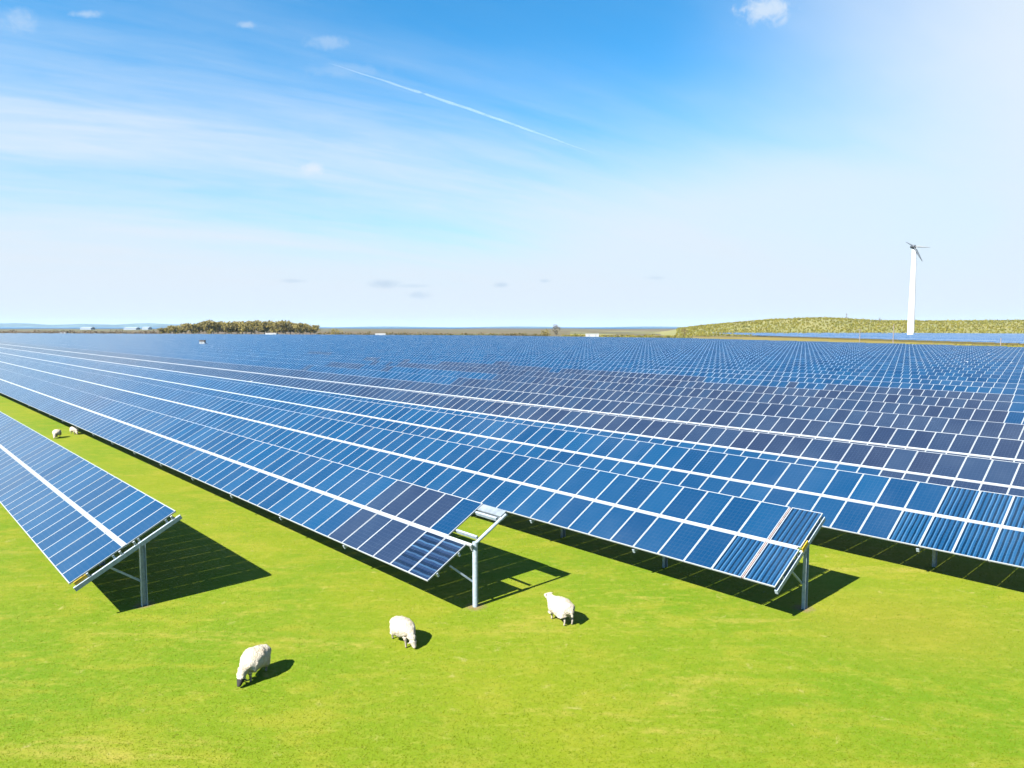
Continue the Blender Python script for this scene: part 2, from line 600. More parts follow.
def tone(k, j, half, X, Y):
    """which kind of module stands at column j of row k: 0 blue, 1 navy, 2 striped, 3 banded"""
    r = random.random()
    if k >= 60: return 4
    if k == 1:
        if half == 0 and j < 2: return 3
        if half == 0 and j < 6: return 1
        if half == 1 and 2 <= j < 6: return 1
    if k == 2:
        if j == 0: return 2
        if half == 0 and j in (1,): return 2
        if half == 0 and j == 2: return 0
    if k == 3:
        px = 512 + 712 * X / Y
        if half == 0 and px > 880: return 2
        if half == 1 and px > 935: return 2
    px = 512 + 712 * X / Y
    if 4 <= k <= 13:
        if k == 4 and half == 0 and px < 860 + 60 * mnoise.noise(Vector((X * .3, 3, 0))): return 0
        nz = mnoise.noise(Vector((X * .045, Y * .045, 7.3))) + .35 * mnoise.noise(Vector((X * .4, Y * .4, 1.3)))
        lim = (px - 400) / 160. if k > 5 else 2.0
        back = (9.2 - k) / 1.6
        right = (985 - px) / 40. if k >= 7 else 3.0
        return 1 if min(lim, back, right) + nz * 1.1 > 0 else 0
    return 0


def stuff_modules(root, k, w, v0, jobs, name='solar_module', frame_name='module_frame', sheet=None):
    """the rest of a row: one mesh of glass quads over a pale frame sheet (far modules, 1-2 px wide)"""
    n = len(jobs)
    if n == 0: return
    jj = np.array([a for a, b, c in jobs], float)
    hh = np.array([b for a, b, c in jobs], float)
    mi = np.array([c for a, b, c in jobs])
    s0 = hh * U0
    e = .021 if k < 10 else .019
    jit = rng.normal(0, .0016, (n, 2))
    vs = np.zeros((n, 4, 3))
    for c, (ds, dyy) in enumerate(((e, e), (ML - e, e), (ML - e, MW - e), (e, MW - e))):
        s = s0 + ds
        y = jj * PITCH + dyy
        nn = .004 + jit[:, 0] * (ds - ML / 2) + jit[:, 1] * (dyy - .5)
        vs[:, c, 0] = s * CT - nn * ST
        vs[:, c, 1] = y
        vs[:, c, 2] = Z0 + s * ST + nn * CT
    faces = np.arange(n * 4).reshape(n, 4)
    me = mesh(name, vs.reshape(-1, 3), faces, CELLS, mi)
    uvquad(me, np.tile(np.array([(0, 0), (1, 0), (1, 1), (0, 1)]), (n, 1, 1)))
    o = link(name, me, root)
    o['kind'] = 'stuff'
    mb = MB()
    y0, y1 = jj.min() * PITCH, jj.max() * PITCH + MW
    for s0_ in (0, U0):
        fn = lambda x, y, z: pt(x, y, z)
        mb.box((s0_, y0, -.04), (s0_ + ML, y1, 0), 0, fn)
    fo = mb.build(frame_name, M_FRAME, root)
    fo['kind'] = 'stuff'


def ordinal(n):
    return ['first', 'second', 'third', 'fourth', 'fifth', 'sixth', 'seventh', 'eighth', 'ninth', 'tenth', 'eleventh', 'twelfth', 'thirteenth', 'fourteenth', 'fifteenth', 'sixteenth'][n - 1]


ROWW = [4.22, 11.98, 18.99] + [26.2 + 7.3 * i for i in range(41)]
ROWV = [23.48, 16.62, 9.54]
LABELS = [
    'solar panel row at the left edge, its near end on one bare post',
    'long solar panel row whose near end lacks an upper module and shows its bare beam',
    'solar panel row ending in striped blue modules just right of the rightmost sheep',
    'solar panel row with striped blue modules running off the right edge lowest in the photo',
]
post_spacing = 5.0


def lengthwise_end(w):
    return (488 - .9807 * w) / .4549


def build_row(k, w, vs_, ve_, label, group, detail):
    X0, Y0 = world_of(w, vs_)
    root = empty('solar_panel_row', (X0, Y0, 0), AZ)
    tag(root, label, 'solar panels', group)
    N = int(ve_ - vs_)
    jobs = []
    n_ind = {2: 50, 1: 50, 0: 0}[detail]
    # columns in view that show largest come first in the row (it recedes from its near end)
    for j in range(N):
        for half in (0, 1):
            if k == 1 and half == 1 and j == 0: continue      # missing module
            X, Y = world_of(w, vs_ + j + .5)
            c = tone(k, j, half, X, Y)
            if j < n_ind:
                y = j * PITCH
                if k == 2 and j == 0: y -= .07
                s0 = U0 if half else 0
                rot = (random.gauss(0, .0022), -TILT + random.gauss(0, .0018), 0)
                if detail == 2:
                    o = link('solar_module', GLASS[c], root, pt(s0, y), rot)
                    f = link('module_frame', TRAY, o)
                else:
                    o = link('solar_module', FULL[c], root, pt(s0, y), rot)
            else:
                jobs.append((j, half, c))
    stuff_modules(root, k, w, vs_, jobs)
    L_ = N * PITCH
    # pale cover rail between the lower and the upper modules
    mb = MB()
    ya = 0.0 if k != 1 else -.24
    mb.box((ML + .012, ya, -.05), (U0 - .012, L_, .012), 0, lambda x, y, z: pt(x, y, z))
    mb.build('centre_rail', M_RAIL, root)
    if detail == 0:
        mb = MB()
        for i in range(int(L_ / post_spacing)):
            y = .06 + i * post_spacing
            mb.beam((1.97, y, -.2), (1.97, y, 1.98), .11, .11, upv=(0, 1, 0))
        if mb.v:
            o = mb.build('post', M_STEEL, root)
            o['kind'] = 'stuff'
        return root
    # purlins under the modules
    for s, ex in ((.38, 0), (1.30, 0), (2.10, .0), (3.02, .9 if k == 1 else 0)):
        if k == 1 and s == 3.02:
            continue
        mb = MB()
        mb.box((s - .03, -.02, -.17), (s + .03, L_, -.05), 0, lambda x, y, z: pt(x, y, z))
        mb.build('purlin', M_STEEL, root)
    if k == 1:
        mb = MB()
        mb.box((3.02 - .03, -.02, -.17), (3.02 + .03, L_, -.05), 0, lambda x, y, z: pt(x, y, z))
        mb.build('purlin', M_STEEL, root)
        # the uncovered top beam and the stub that carries it
        mb = MB()
        mb.box((3.10, -.16, -.20), (3.38, .99, -.02), 0, lambda x, y, z: pt(x, y, z))
        mb.build('top_beam', M_BEAM, root)
    npost = 14 if detail == 2 else 0
    for i in range(npost):
        y = .06 + i * post_spacing if i else -.05
        if k == 1 and i == 0: y = -.15
        mb = MB()
        nb = -.235
        a = pt(.02, y, nb) if not (k == 1 and i == 0) else pt(1.75, y, nb + .12)
        b = pt(LS + .03, y, nb) if not (k == 1 and i == 0) else pt(LS - .1, y, nb + .12)
        if k == 1 and i == 0:
            mb.tube((a, b), .055, 12)
        else:
            mb.beam(a, b, .09, .13, upv=(0, 0, 1))
        mb.build('rafter', M_STEEL, root)
        mb = MB()
        zt_ = Z0 + 1.97 * math.tan(TILT) - .235 / CT - .02
        if k == 1 and i == 0:
            mb.tube(((1.70, y, -.3), (1.70, y, 2.03)), .085, 14)
            px_ = 1.70
        else:
            # C-section post
            px_ = 1.97
            mb.box((px_ - .085, y - .055, -.3), (px_ - .069, y + .055, zt_))
            mb.box((px_ + .069, y - .055, -.3), (px_ + .085, y + .055, zt_))
            mb.box((px_ - .069, y + .039, -.3), (px_ + .069, y + .054, zt_))
        p = mb.build('post', M_STEEL, root)
        mb = MB()
        sB = 1.02 if k != 1 or i else .9
        q = pt(sB, y + .06 + (.2 if k == 1 and i == 0 else 0), nb)
        mb.beam((px_ - .05, y + .075, .78), q, .055, .06, upv=(0, 1, 0))
        mb.build('brace', M_STEEL, p)
        if i == 0:
            for s in ((.5, 1.5, 1.95, 3.2) if k != 1 else (1.70,)):
                mb = MB()
                mb.box((s - .03, y - .02, -.24), (s + .03, y + .04, -.04), 0, lambda x, yy, z: pt(x, yy, z))
                mb.build('clamp', M_RAIL, root)
    if k == 0:
        mb = MB()
        mb.box((.10, -.035, -.155), (.46, .0, -.05), 0, lambda x, y, z: pt(x, y, z))
        mb.build('yellow_label_plate', M_YELLOW, root)
    if k == 2:
        mb = MB()
        mb.box((1.75, -.11, -.20), (2.15, -.085, -.06), 0, lambda x, y, z: pt(x, y, z))
        mb.build('yellow_label_plate', M_YELLOW, root)
        mb = MB()
        mb.box((.02, .955, -.06), (LS - .02, .99, -.016), 0, lambda x, y, z: pt(x, y, z))
        mb.build('joint_strip', M_REDTAPE, root)
    if k in (1, 2, 3):
        # a drooping cable under the front edge
        mb = MB()
        pts_ = []
        for i in range(40):
            yy = .3 + i * .5
            pts_.append(Vector(pt(.25, yy, -.2)) + Vector((0, 0, -.10 * abs(math.sin(i * .785)))))
        mb.tube(pts_, .012, 5)
        mb.build('cable', M_CABLE, root)
    return root


for k, w in enumerate(ROWW):
    ve = min(lengthwise_end(w), 1050)
    if k < 3:
        vs_ = ROWV[k]
    else:
        vline = -(w - 13.58) / CA * SA + 14.68           # where the row would meet the ends' line
        Xk, Yk = world_of(w, 0)
        need = (Xk - .735 * Yk - 5) / (SA + .735 * CA)   # first column just outside the frame
        vs_ = max(vline, need)
        if w > 245:                                     # the back edge of the field turns towards the right
            f_ = (w - 250) / (325 - 250)
            Xb = 149 + (89 - 149) * f_
            vs_ = max(vs_, (w * CA - Xb) / SA)
    if k < 4: lab = LABELS[k]
    elif k < 16:
        lab = '%s solar panel row counting from the left edge, %s' % (ordinal(k + 1), 'mostly dark navy modules' if k <= 9 else 'blue modules farther back')
    else:
        lab = 'far solar panel row merging into the smooth blue field below the horizon'
    build_row(k, w, vs_, ve, lab, 'rows of solar panels in the main field' if k < 16 else 'far solar rows merging into one blue field',
              2 if k < 4 else 1 if k < 12 else 0)

# the second field beyond the golden grass strip, right
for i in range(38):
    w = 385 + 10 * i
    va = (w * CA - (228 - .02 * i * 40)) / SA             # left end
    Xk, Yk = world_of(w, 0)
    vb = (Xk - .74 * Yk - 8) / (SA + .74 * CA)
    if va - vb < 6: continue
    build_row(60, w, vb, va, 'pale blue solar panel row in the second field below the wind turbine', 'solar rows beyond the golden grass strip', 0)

# ------------------------------------------------------------------ wind turbine
M_TOWER = simple('white_tower_paint', (.46, .46, .46), .4, var=.03, scale=.2)
M_NAC = simple('dark_nacelle_paint', (.035, .04, .05), .5)
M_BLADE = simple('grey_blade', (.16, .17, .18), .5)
M_BLADE_SHADE = simple('shaded_blade', (.06, .07, .085), .5)  # shade on the lower blade painted in as a darker grey
TX, TY = world_of(611.6, 182)
TX = 397.6 / 712.4 * TY
wt = (TX * CA + TY * SA)
tt = empty('wind_turbine', (TX, TY, 0))
tag(tt, 'white wind turbine tower with dark hub standing beyond the panels', 'wind turbine')
HUB = 8.6 + (327 - 248) / 712.4 * TY
mb = MB()
zs = np.linspace(-.5, HUB - 1.0, 14)
mb.tube([(0, 0, z) for z in zs], [2.55 - 1.1 * (z / HUB) for z in zs], 28)
mb.build('tower', M_TOWER, tt, True)
mb = MB()
mb.tube([(0, 0, HUB - 1.6), (0, 0, HUB - .6), (0, 0, HUB + .6), (0, 0, HUB + 1.3)], [1.2, 1.2, 1.1, .7], 14)
mb.tube([(-.9, 2.4, HUB), (-1.5, -1.4, HUB), (-1.9, -2.6, HUB), (-1.9, -3.2, HUB)], [1.1, 1.25, 1.0, .25], 14)
mb.build('nacelle', M_NAC, tt, True)


def blade(d, length, mat, chord=1.5):
    d = Vector(d).normalized()
    c = Vector((-1.8, -2.4, HUB))
    mb = MB()
    sidev = d.cross(Vector((0, 1, 0))).normalized()
    upd = sidev.cross(d)
    vs, fs = [], []
    for f_, wd_ in ((.0, .45), (.12, .55), (.25, 1.0), (.6, .65), (.95, .3), (1.0, .08)):
        for (a_, b_) in ((-.5, 0), (0, .16), (.5, 0), (0, -.16)):
            vs.append(c + d * length * f_ + sidev * (a_ * chord * wd_) + upd * (b_ * chord * wd_))
    for r_ in range(5):
        for j in range(4):
            fs.append((r_ * 4 + j, r_ * 4 + (j + 1) % 4, r_ * 4 + 4 + (j + 1) % 4, r_ * 4 + 4 + j))
    fs.append((20, 21, 22, 23))
    mb.add(vs, fs)
    o = mb.build('blade', mat, tt, True)
    return o


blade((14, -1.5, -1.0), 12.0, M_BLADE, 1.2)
blade((6.2, -3.0, -13), 13.0, M_BLADE_SHADE, 1.9)
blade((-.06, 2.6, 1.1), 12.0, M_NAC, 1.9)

# ------------------------------------------------------------------ vegetation
def leaf_quads(centres, radii, n, size, squash=.8):
    """n small leaf faces spread through clumps (centres, radii)"""
    ci = rng.integers(0, len(centres), n)
    d = rng.normal(size=(n, 3))
    d /= np.linalg.norm(d, axis=1)[:, None]
    rr = rng.random(n) ** .45
    p = centres[ci] + d * (radii[ci] * rr)[:, None] * np.array([1, 1, squash])
    a = rng.normal(size=(n, 3)); a /= np.linalg.norm(a, axis=1)[:, None]
    b = np.cross(a, rng.normal(size=(n, 3))); b /= np.linalg.norm(b, axis=1)[:, None]
    sz = size * (.5 + rng.random(n))[:, None]
    q = np.stack([p - a * sz - b * sz * .6, p + a * sz - b * sz * .6, p + a * sz + b * sz * .6, p - a * sz + b * sz * .6], 1)
    return q


def leaf_mat(name, c0, c1, c2):
    m, q, b = material(name)
    isl = q.n('ShaderNodeNewGeometry').outputs['Random Per Island']
    pos = q.n('ShaderNodeNewGeometry').outputs['Position']
    col = q.mix(isl, c0, c1)
    col = q.mix(q.ss(q.noise(pos, .12, 3), .45, .65), col, c2)
    out = [n_ for n_ in q.t.nodes if n_.type == 'OUTPUT_MATERIAL'][0]
    q.t.nodes.remove(b)
    dif, tra, mx = q.n('ShaderNodeBsdfDiffuse'), q.n('ShaderNodeBsdfTranslucent'), q.n('ShaderNodeMixShader')
    mx.inputs[0].default_value = .42
    q.put(dif.inputs[0], col)
    q.put(tra.inputs[0], col)
    q.t.links.new(dif.outputs[0], mx.inputs[1])
    q.t.links.new(tra.outputs[0], mx.inputs[2])
    q.t.links.new(mx.outputs[0], out.inputs[0])
    return m


M_COPSE = leaf_mat('copse_twigs', (.135, .115, .036), (.23, .185, .066), (.18, .150, .048))
M_BARE = leaf_mat('bare_twigs', (.10, .09, .07), (.16, .14, .11), (.12, .11, .085))
M_GOLD = leaf_mat('golden_scrub', (.175, .160, .030), (.205, .178, .038), (.150, .150, .030))
M_BROWN = leaf_mat('brown_hedge_twigs', (.075, .052, .035), (.15, .105, .07), (.10, .075, .05))
M_HEDGE = leaf_mat('hedge_leaf', (.06, .055, .018), (.13, .095, .032), (.09, .075, .02))
M_BARK = simple('bark', (.10, .08, .06), .9)


def crown_mesh(name, h, wd, nq, mat, seed, base=.22, size=.42):
    r_ = np.random.default_rng(seed)
    nc = 14
    cz = h * (base + (1 - base) * r_.random(nc) ** .8 * .86)
    k = 1 - np.abs(cz / h - .55) * .9
    th = r_.random(nc) * 6.283
    rad = np.sqrt(r_.random(nc)) * wd * .42 * k
    cs = np.stack([rad * np.cos(th), rad * np.sin(th), cz], 1)
    q = leaf_quads(cs, r_.uniform(.14, .26, nc) * wd, nq, size)
    return mesh(name, q.reshape(-1, 3), np.arange(nq * 4).reshape(-1, 4), [mat])


def trunk_mesh(h, wd, r, seed):
    r_ = random.Random(seed)
    mb = MB()
    mb.tube([(0, 0, -.3), (r_.uniform(-.1, .1), 0, h * .3), (r_.uniform(-.3, .3), r_.uniform(-.2, .2), h * .75)], [r, r * .75, r * .3], 7)
    for i in range(7):
        a = r_.uniform(0, 6.28)
        z = h * r_.uniform(.2, .5)
        e = Vector((math.cos(a) * wd * .38, math.sin(a) * wd * .38, z + h * r_.uniform(.2, .4)))
        mb.tube([(0, 0, z), e * .5 + Vector((0, 0, z * .5 + h * .04)), e], [r * .5, r * .32, r * .1], 5)
    return mb.me('trunk', [M_BARK])


kinds = [(crown_mesh('crown', 10, 9.5, 520, M_COPSE, s), trunk_mesh(10, 9, .28, s)) for s in (1, 2, 3, 4)]
cop = []
for i in range(40):
    f_ = i / 39
    px = 160 + 156 * f_ + random.uniform(-2, 2)
    Y = 760 + random.uniform(-24, 30)
    prof = np.interp(px, [158, 175, 200, 207, 220, 250, 290, 312, 320], [.42, .66, .88, 1.02, .92, .95, .93, .76, .5])
    sc = prof * random.uniform(.93, 1.05) * 1.62
    cop.append((px, Y, sc))
for i, (px, Y, sc) in enumerate(cop):
    t_ = empty('tree', ((px - 512) / 712.4 * Y, Y, 0), random.uniform(0, 6))
    cm, tm = kinds[i % 4]
    link('crown', cm, t_).scale = (sc * 1.2, sc * 1.2, sc)
    link('trunk', tm, t_).scale = (sc, sc, sc)
    tag(t_, 'olive brown tree in the dense copse on the left horizon', 'tree', 'trees of the copse on the left horizon')


def lone(px, Y, h, wd, mat, nq, seed, label, size=.3):
    t_ = empty('tree', ((px - 512) / 712.4 * Y, Y, 0))
    link('crown', crown_mesh('crown', h, wd, nq, mat, seed, .15, size), t_)
    link('trunk', trunk_mesh(h, wd, .3, seed), t_)
    tag(t_, label, 'tree')


lone(556, 640, 11.0, 9.5, M_BARE, 420, 21, 'lone bare grey tree on the middle of the horizon')
lone(545, 630, 6.5, 11, M_COPSE, 400, 22, 'low bushy tree just left of the lone bare tree')
lone(336, 700, 7.5, 13, M_COPSE, 420, 23, 'small rounded tree standing right of the dense copse')
lone(684, 690, 8, 8, M_COPSE, 300, 24, 'small dark tree at the left foot of the golden hill')
lone(845, 900, 24.5, 10, M_BARE, 260, 25, 'bare tree on the crest of the hill, highest point of the ridge', .4)
lone(878, 880, 19.5, 9, M_BARE, 260, 26, 'thin bare tree on the ridge just left of the turbine', .4)
for o in bpy.data.objects:
    if o.name.startswith('tree') and o.get('label', '').find('ridge') >= 0:
        X, Y = o.location.x, o.location.y
        o.location.z = float(hill_z(X, Y)) - .2
        for ch in o.children:
            ch.scale = (.36, .36, .36)


def hedge(px0, px1, Y0, Y1, h, label, seed, nq=1600, mat=None):
    r_ = np.random.default_rng(seed)
    n = 60
    f_ = np.linspace(0, 1, n)
    Y = Y0 + (Y1 - Y0) * f_
    X = (px0 + (px1 - px0) * f_ - 512) / 712.4 * Y
    ox, oy = X[0], Y[0]
    hh = h * (.55 + .6 * r_.random(n))
    cs = np.stack([X - ox, Y - oy, hh * .5], 1)
    q = leaf_quads(cs, hh * .75, nq, .38, .8)
    q[..., 2] = np.maximum(q[..., 2], .02)
    o = link('hedge', mesh('hedge', q.reshape(-1, 3), np.arange(nq * 4).reshape(-1, 4), [mat or M_HEDGE]), None, (ox, oy, 0))
    tag(o, label, 'hedge', 'hedges along the far edge of the panels')


hedge(-20, 158, 790, 770, 5.0, 'low brown hedge along the far edge, left of the copse', 31, 4200, M_BROWN)
hedge(318, 440, 720, 640, 3.4, 'low hedge along the far edge between the copse and the middle', 32, 1800)
hedge(436, 548, 640, 590, 3.2, 'low olive hedge running up to the lone bare tree', 33, 1800)
hedge(562, 690, 590, 520, 2.6, 'golden hedge from the lone bare tree to the foot of the hill', 34, 2200, M_GOLD)
hedge(690, 900, 640, 640, 3.4, 'golden hedge under the hill, left of the turbine base', 35, 2600, M_GOLD)

# scrub on the hill: nobody could count it
n = 6500
px = rng.uniform(676, 1130, n)
Y = 665 + 330 * rng.random(n) ** .9
X = (px - 512) / 712.4 * Y
z = hill_z(X, Y)
nn = 16
cs = np.stack([X, Y, z + 1.0], 1)
hgt = .5 + 1.5 * rng.random(n) ** 2.4
q = leaf_quads(cs, hgt, n * nn, .42, 1.1)
scrub = link('undergrowth', mesh('undergrowth', q.reshape(-1, 3), np.arange(n * nn * 4).reshape(-1, 4), [M_GOLD]))
tag(scrub, 'golden green scrub covering the hill on the right', 'undergrowth', None, 'stuff')

# dry grass of the strip between the two fields
n = 5000
f_ = rng.random(n)
ww_ = rng.uniform(256, 380, n)
xx = rng.uniform(110, 330, n)
yy = (ww_ - xx * CA) / SA
ok = (yy > 150) & (xx / yy < .8)
xx, yy = xx[ok], yy[ok]
cs = np.stack([xx, yy, np.full(len(xx), .25)], 1)
q = leaf_quads(cs, rng.uniform(.4, .9, len(xx)), len(xx) * 10, .2, .8)
q[..., 2] = np.maximum(q[..., 2], .01)
dry = link('dry_grass', mesh('dry_grass', q.reshape(-1, 3), np.arange(len(xx) * 40).reshape(-1, 4), [M_GOLD]))
tag(dry, 'tall golden grass on the strip between the two panel fields', 'grass', None, 'stuff')

# ------------------------------------------------------------------ small far things
M_CAB = simple('white_cabin_paint', (.24, .245, .25), .5, var=.05)
M_CABROOF = simple('cabin_roof', (.45, .46, .48), .6)
M_DARKCAB = simple('dark_brown_cabin', (.055, .045, .042), .7)
M_DOOR = simple('cabin_door', (.16, .18, .2), .5)


def cabin(px, Y, w, d, h, m, label, z=0):
    o = empty('equipment_cabin', ((px - 512) / 712.4 * Y, Y, z))
    tag(o, label, 'cabin', 'equipment cabins among the panels')
    mb = MB()
    mb.box((-w / 2, -d / 2, -.1), (w / 2, d / 2, h))
    mb.build('body', m, o)
    mb = MB()
    mb.box((-w / 2 - .15, -d / 2 - .15, h + .003), (w / 2 + .15, d / 2 + .15, h + .18))
    mb.build('roof', M_CABROOF if m is M_CAB else m, o)
    for i in range(2):
        mb = MB()
        xx = -w / 4 + i * w / 2
        mb.box((xx - .5, -d / 2 - .04, .2), (xx + .5, -d / 2 - .002, h - .4))
        mb.build('door', M_DOOR, o)


cabin(65, 672, 7, 3, 4.1, M_DARKCAB, 'dark brown cabin at the far left edge of the panels')
cabin(272, 560, 8.5, 3, 3.6, M_CAB, 'white cabin in front of the dense copse')
cabin(381, 522, 7.5, 3, 3.6, M_CAB, 'white cabin at the far edge, right of the small rounded tree')
cabin(592, 500, 9, 3, 3.6, M_CAB, 'long white cabin at the far edge, right of the lone bare tree')
cabin(203, 262, 1.8, 1.2, 3.6, M_DARKCAB, 'small dark box showing above the panels below the copse')

M_SHED = simple('pale_shed_sheet', (.16, .19, .23), .5, var=.06, scale=.1)


def shed(px, Y, w, h, label):
    o = empty('farm_shed', ((px - 512) / 712.4 * Y, Y, 0))
    tag(o, label, 'shed', 'pale sheds far off on the left')
    mb = MB()
    mb.box((-w / 2, -12, -.2), (w / 2, 12, h))
    mb.build('wall', M_SHED, o)
    mb = MB()
    r_ = [(-w / 2 - .5, -12.6, h + .01), (w / 2 + .5, -12.6, h + .01), (w / 2 + .5, 0, h + 3), (-w / 2 - .5, 0, h + 3), (-w / 2 - .5, 12.6, h + .01), (w / 2 + .5, 12.6, h + .01)]
    mb.add(r_, [(0, 1, 2, 3), (3, 2, 5, 4), (0, 3, 4), (1, 5, 2), (0, 4, 5, 1)])
    mb.build('roof', M_SHED, o)


shed(89, 2300, 34, 5.5, 'pale shed right of the dark brown cabin, widest of the far sheds')
shed(133, 2200, 38, 4.5, 'pale shed just left of the dense copse')
shed(148, 2300, 20, 6, 'small pale shed at the left foot of the dense copse')

M_POLE = simple('weathered_pole', (.12, .10, .09), .8)


def pole(px, Y, h, label, z=0, cross=True):
    o = empty('utility_pole', ((px - 512) / 712.4 * Y, Y, z))
    tag(o, label, 'pole', 'poles on the right')
    mb = MB()
    mb.tube([(0, 0, -.3), (0, 0, h)], [.2, .15], 8)
    mb.build('shaft', M_POLE, o)
    if cross:
        mb = MB()
        mb.box((-.9, -.1, h - .9), (.9, .1, h - .65))
        mb.build('crossarm', M_POLE, o)


pole(892.5, 330, 9.8, 'thin dark pole rising just left of the turbine tower', 0, False)
pole(859, 410, 7.5, 'short dark pole on the golden strip left of the thin pole')
pole(1000, 300, 4.0, 'stubby dark post on the golden strip near the right edge', 0, False)

# ------------------------------------------------------------------ sheep
def wool_mat():
    m, q, b = material('fleece')
    pos = q.n('ShaderNodeTexCoord').outputs['Object']
    n1 = q.noise(pos, 22, 4, .7)
    n2 = q.noise(pos, 4, 3, .6)
    col = q.mix(q.ss(n2, .35, .7), (.38, .345, .285), (.31, .265, .20))
    q.put(b.inputs['Base Color'], col)
    b.inputs['Roughness'].default_value = .95
    b.inputs['Specular IOR Level'].default_value = .1
    bmp = q.n('ShaderNodeBump')
    bmp.inputs['Strength'].default_value = 1.0
    bmp.inputs['Distance'].default_value = .07
    q.put(bmp.inputs['Height'], n1)
    q.t.links.new(bmp.outputs[0], b.inputs['Normal'])
    return m


M_WOOL = wool_mat()
M_BLACKFACE = simple('black_face_hair', (.006, .0055, .005), .9)
M_PALEFACE = simple('pale_face_hair', (.21, .18, .15), .85)
M_LEG = simple('leg_hair', (.13, .11, .09), .85)
M_HOOF = simple('hoof_horn', (.02, .018, .016), .5)
M_EYE = simple('eye_dark', (.01, .008, .006), .2)


def make_sheep(loc, heading, label, head, face, step=0.0, scale=1.0, legmat=None):
    """one continuous skinned body; heading is the way the animal faces (angle from +X)"""
    me = bpy.data.meshes.new('sheep_skeleton')
    bm = bmesh.new()
    lay = None
    V, E, RAD, KIND = [], [], [], []

    def v(p, r, kind='wool'):
        V.append(Vector(p)); RAD.append(r if hasattr(r, '__len__') else (r, r)); KIND.append(kind)
        return len(V) - 1

    pel = v((-.34, 0, .56), (.265, .27))
    rump = v((-.47, 0, .55), (.20, .21))
    E.append((pel, rump))
    tail = v((-.60, 0, .50), .06); tail2 = v((-.635, 0, .37), .04)
    E += [(rump, tail), (tail, tail2)]
    mid = v((-.08, 0, .55), (.315, .315))
    rib = v((.17, 0, .56), (.30, .30))
    sh = v((.35, 0, .58), (.24, .25))
    E += [(pel, mid), (mid, rib), (rib, sh)]
    if head == 'graze':
        nk = v((.48, .02, .48), (.18, .19)); nk2 = v((.57, .03, .34), (.14, .14))
        hd = v((.64, .035, .20), (.10, .10), 'face'); mz = v((.70, .04, .085), (.066, .068), 'face'); mz2 = v((.715, .042, .05), (.05, .052), 'face')
        earz = (hd, Vector((-.05, 0, .02)))
    elif head == 'low':
        nk = v((.55, .0, .58), (.13, .135)); nk2 = v((.68, -.02, .50), (.105, .105))
        hd = v((.80, -.04, .42), (.085, .088), 'face'); mz = v((.91, -.05, .32), (.055, .058), 'face'); mz2 = v((.95, -.055, .285), (.044, .046), 'face')
        earz = (hd, Vector((-.05, 0, .04)))
    else:
        nk = v((.48, .0, .66), (.19, .19)); nk2 = v((.58, .01, .74), (.14, .14))
        hd = v((.68, .015, .80), (.10, .10), 'face'); mz = v((.80, .02, .74), (.068, .07), 'face'); mz2 = v((.845, .02, .715), (.052, .054), 'face')
        earz = (hd, Vector((-.04, 0, .04)))
    E += [(sh, nk), (nk, nk2), (nk2, hd), (hd, mz), (mz, mz2)]
    for sgn in (1, -1):
        e1 = v(V[hd] + earz[1] + Vector((-.01, sgn * .09, .02)), .028, 'face')
        e2 = v(V[hd] + earz[1] + Vector((-.04, sgn * .17, -.01)), .018, 'face')
        E += [(hd, e1), (e1, e2)]
        d = step * sgn
        # hind leg: hip, knee forward, hock back, hoof
        hip = v((-.37, sgn * .14, .42), .14)
        kn = v((-.31 + d * .5, sgn * .135, .33), .068)
        hk = v((-.43 + d, sgn * .135, .20), .036, 'leg')
        ft = v((-.41 + d, sgn * .135, .06), .030, 'leg')
        hf = v((-.385 + d, sgn * .135, .012), .033, 'hoof')
        E += [(pel, hip), (hip, kn), (kn, hk), (hk, ft), (ft, hf)]
        # front leg
        el = v((.33, sgn * .13, .38), .11)
        wr = v((.36 - d * .7, sgn * .12, .24), .042, 'leg')
        f2 = v((.35 - d, sgn * .12, .06), .030, 'leg')
        h2 = v((.375 - d, sgn * .12, .012), .033, 'hoof')
        E += [(sh, el), (el, wr), (wr, f2), (f2, h2)]
    for i_ in (pel, rump, mid, rib, sh):
        RAD[i_] = (RAD[i_][0] * 1.46, RAD[i_][1] * 1.30)
        V[i_].z += .02
    me.from_pydata([tuple(p) for p in V], E, [])
    o = bpy.data.objects.new('sheep_tmp', me)
    C.objects.link(o)
    sk = o.modifiers.new('skin', 'SKIN')
    for i, r in enumerate(RAD):
        me.skin_vertices[0].data[i].radius = r
        me.skin_vertices[0].data[i].use_root = (i == pel)
    sk.branch_smoothing = .4
    su = o.modifiers.new('sub', 'SUBSURF')
    su.levels = su.render_levels = 3
    dg = bpy.context.evaluated_depsgraph_get()
    body = bpy.data.meshes.new_from_object(o.evaluated_get(dg))
    bpy.data.objects.remove(o)
    # materials by nearest bone, fleece lumps on the woolly part
    co = np.zeros(len(body.vertices) * 3); body.vertices.foreach_get('co', co); co = co.reshape(-1, 3)
    best = np.full(len(co), 1e9); lab = np.zeros(len(co), int)
    names = ['wool', 'face', 'leg', 'hoof']
    for a, b in E:
        A, B = np.array(V[a]), np.array(V[b])
        t = np.clip(((co - A) @ (B - A)) / max(1e-9, (B - A) @ (B - A)), 0, 1)
        ra = RAD[a][0] * (1 - t) + RAD[b][0] * t
        d = np.linalg.norm(co - (A + t[:, None] * (B - A)), axis=1) / ra
        kk = np.where(t > .5, names.index(KIND[b]), names.index(KIND[a]))
        up_ = d < best
        best[up_] = d[up_]; lab[up_] = kk[up_]
    from mathutils import noise as mn
    nrm = np.zeros(len(co) * 3); body.vertices.foreach_get('normal', nrm); nrm = nrm.reshape(-1, 3)
    seed = random.uniform(0, 50)
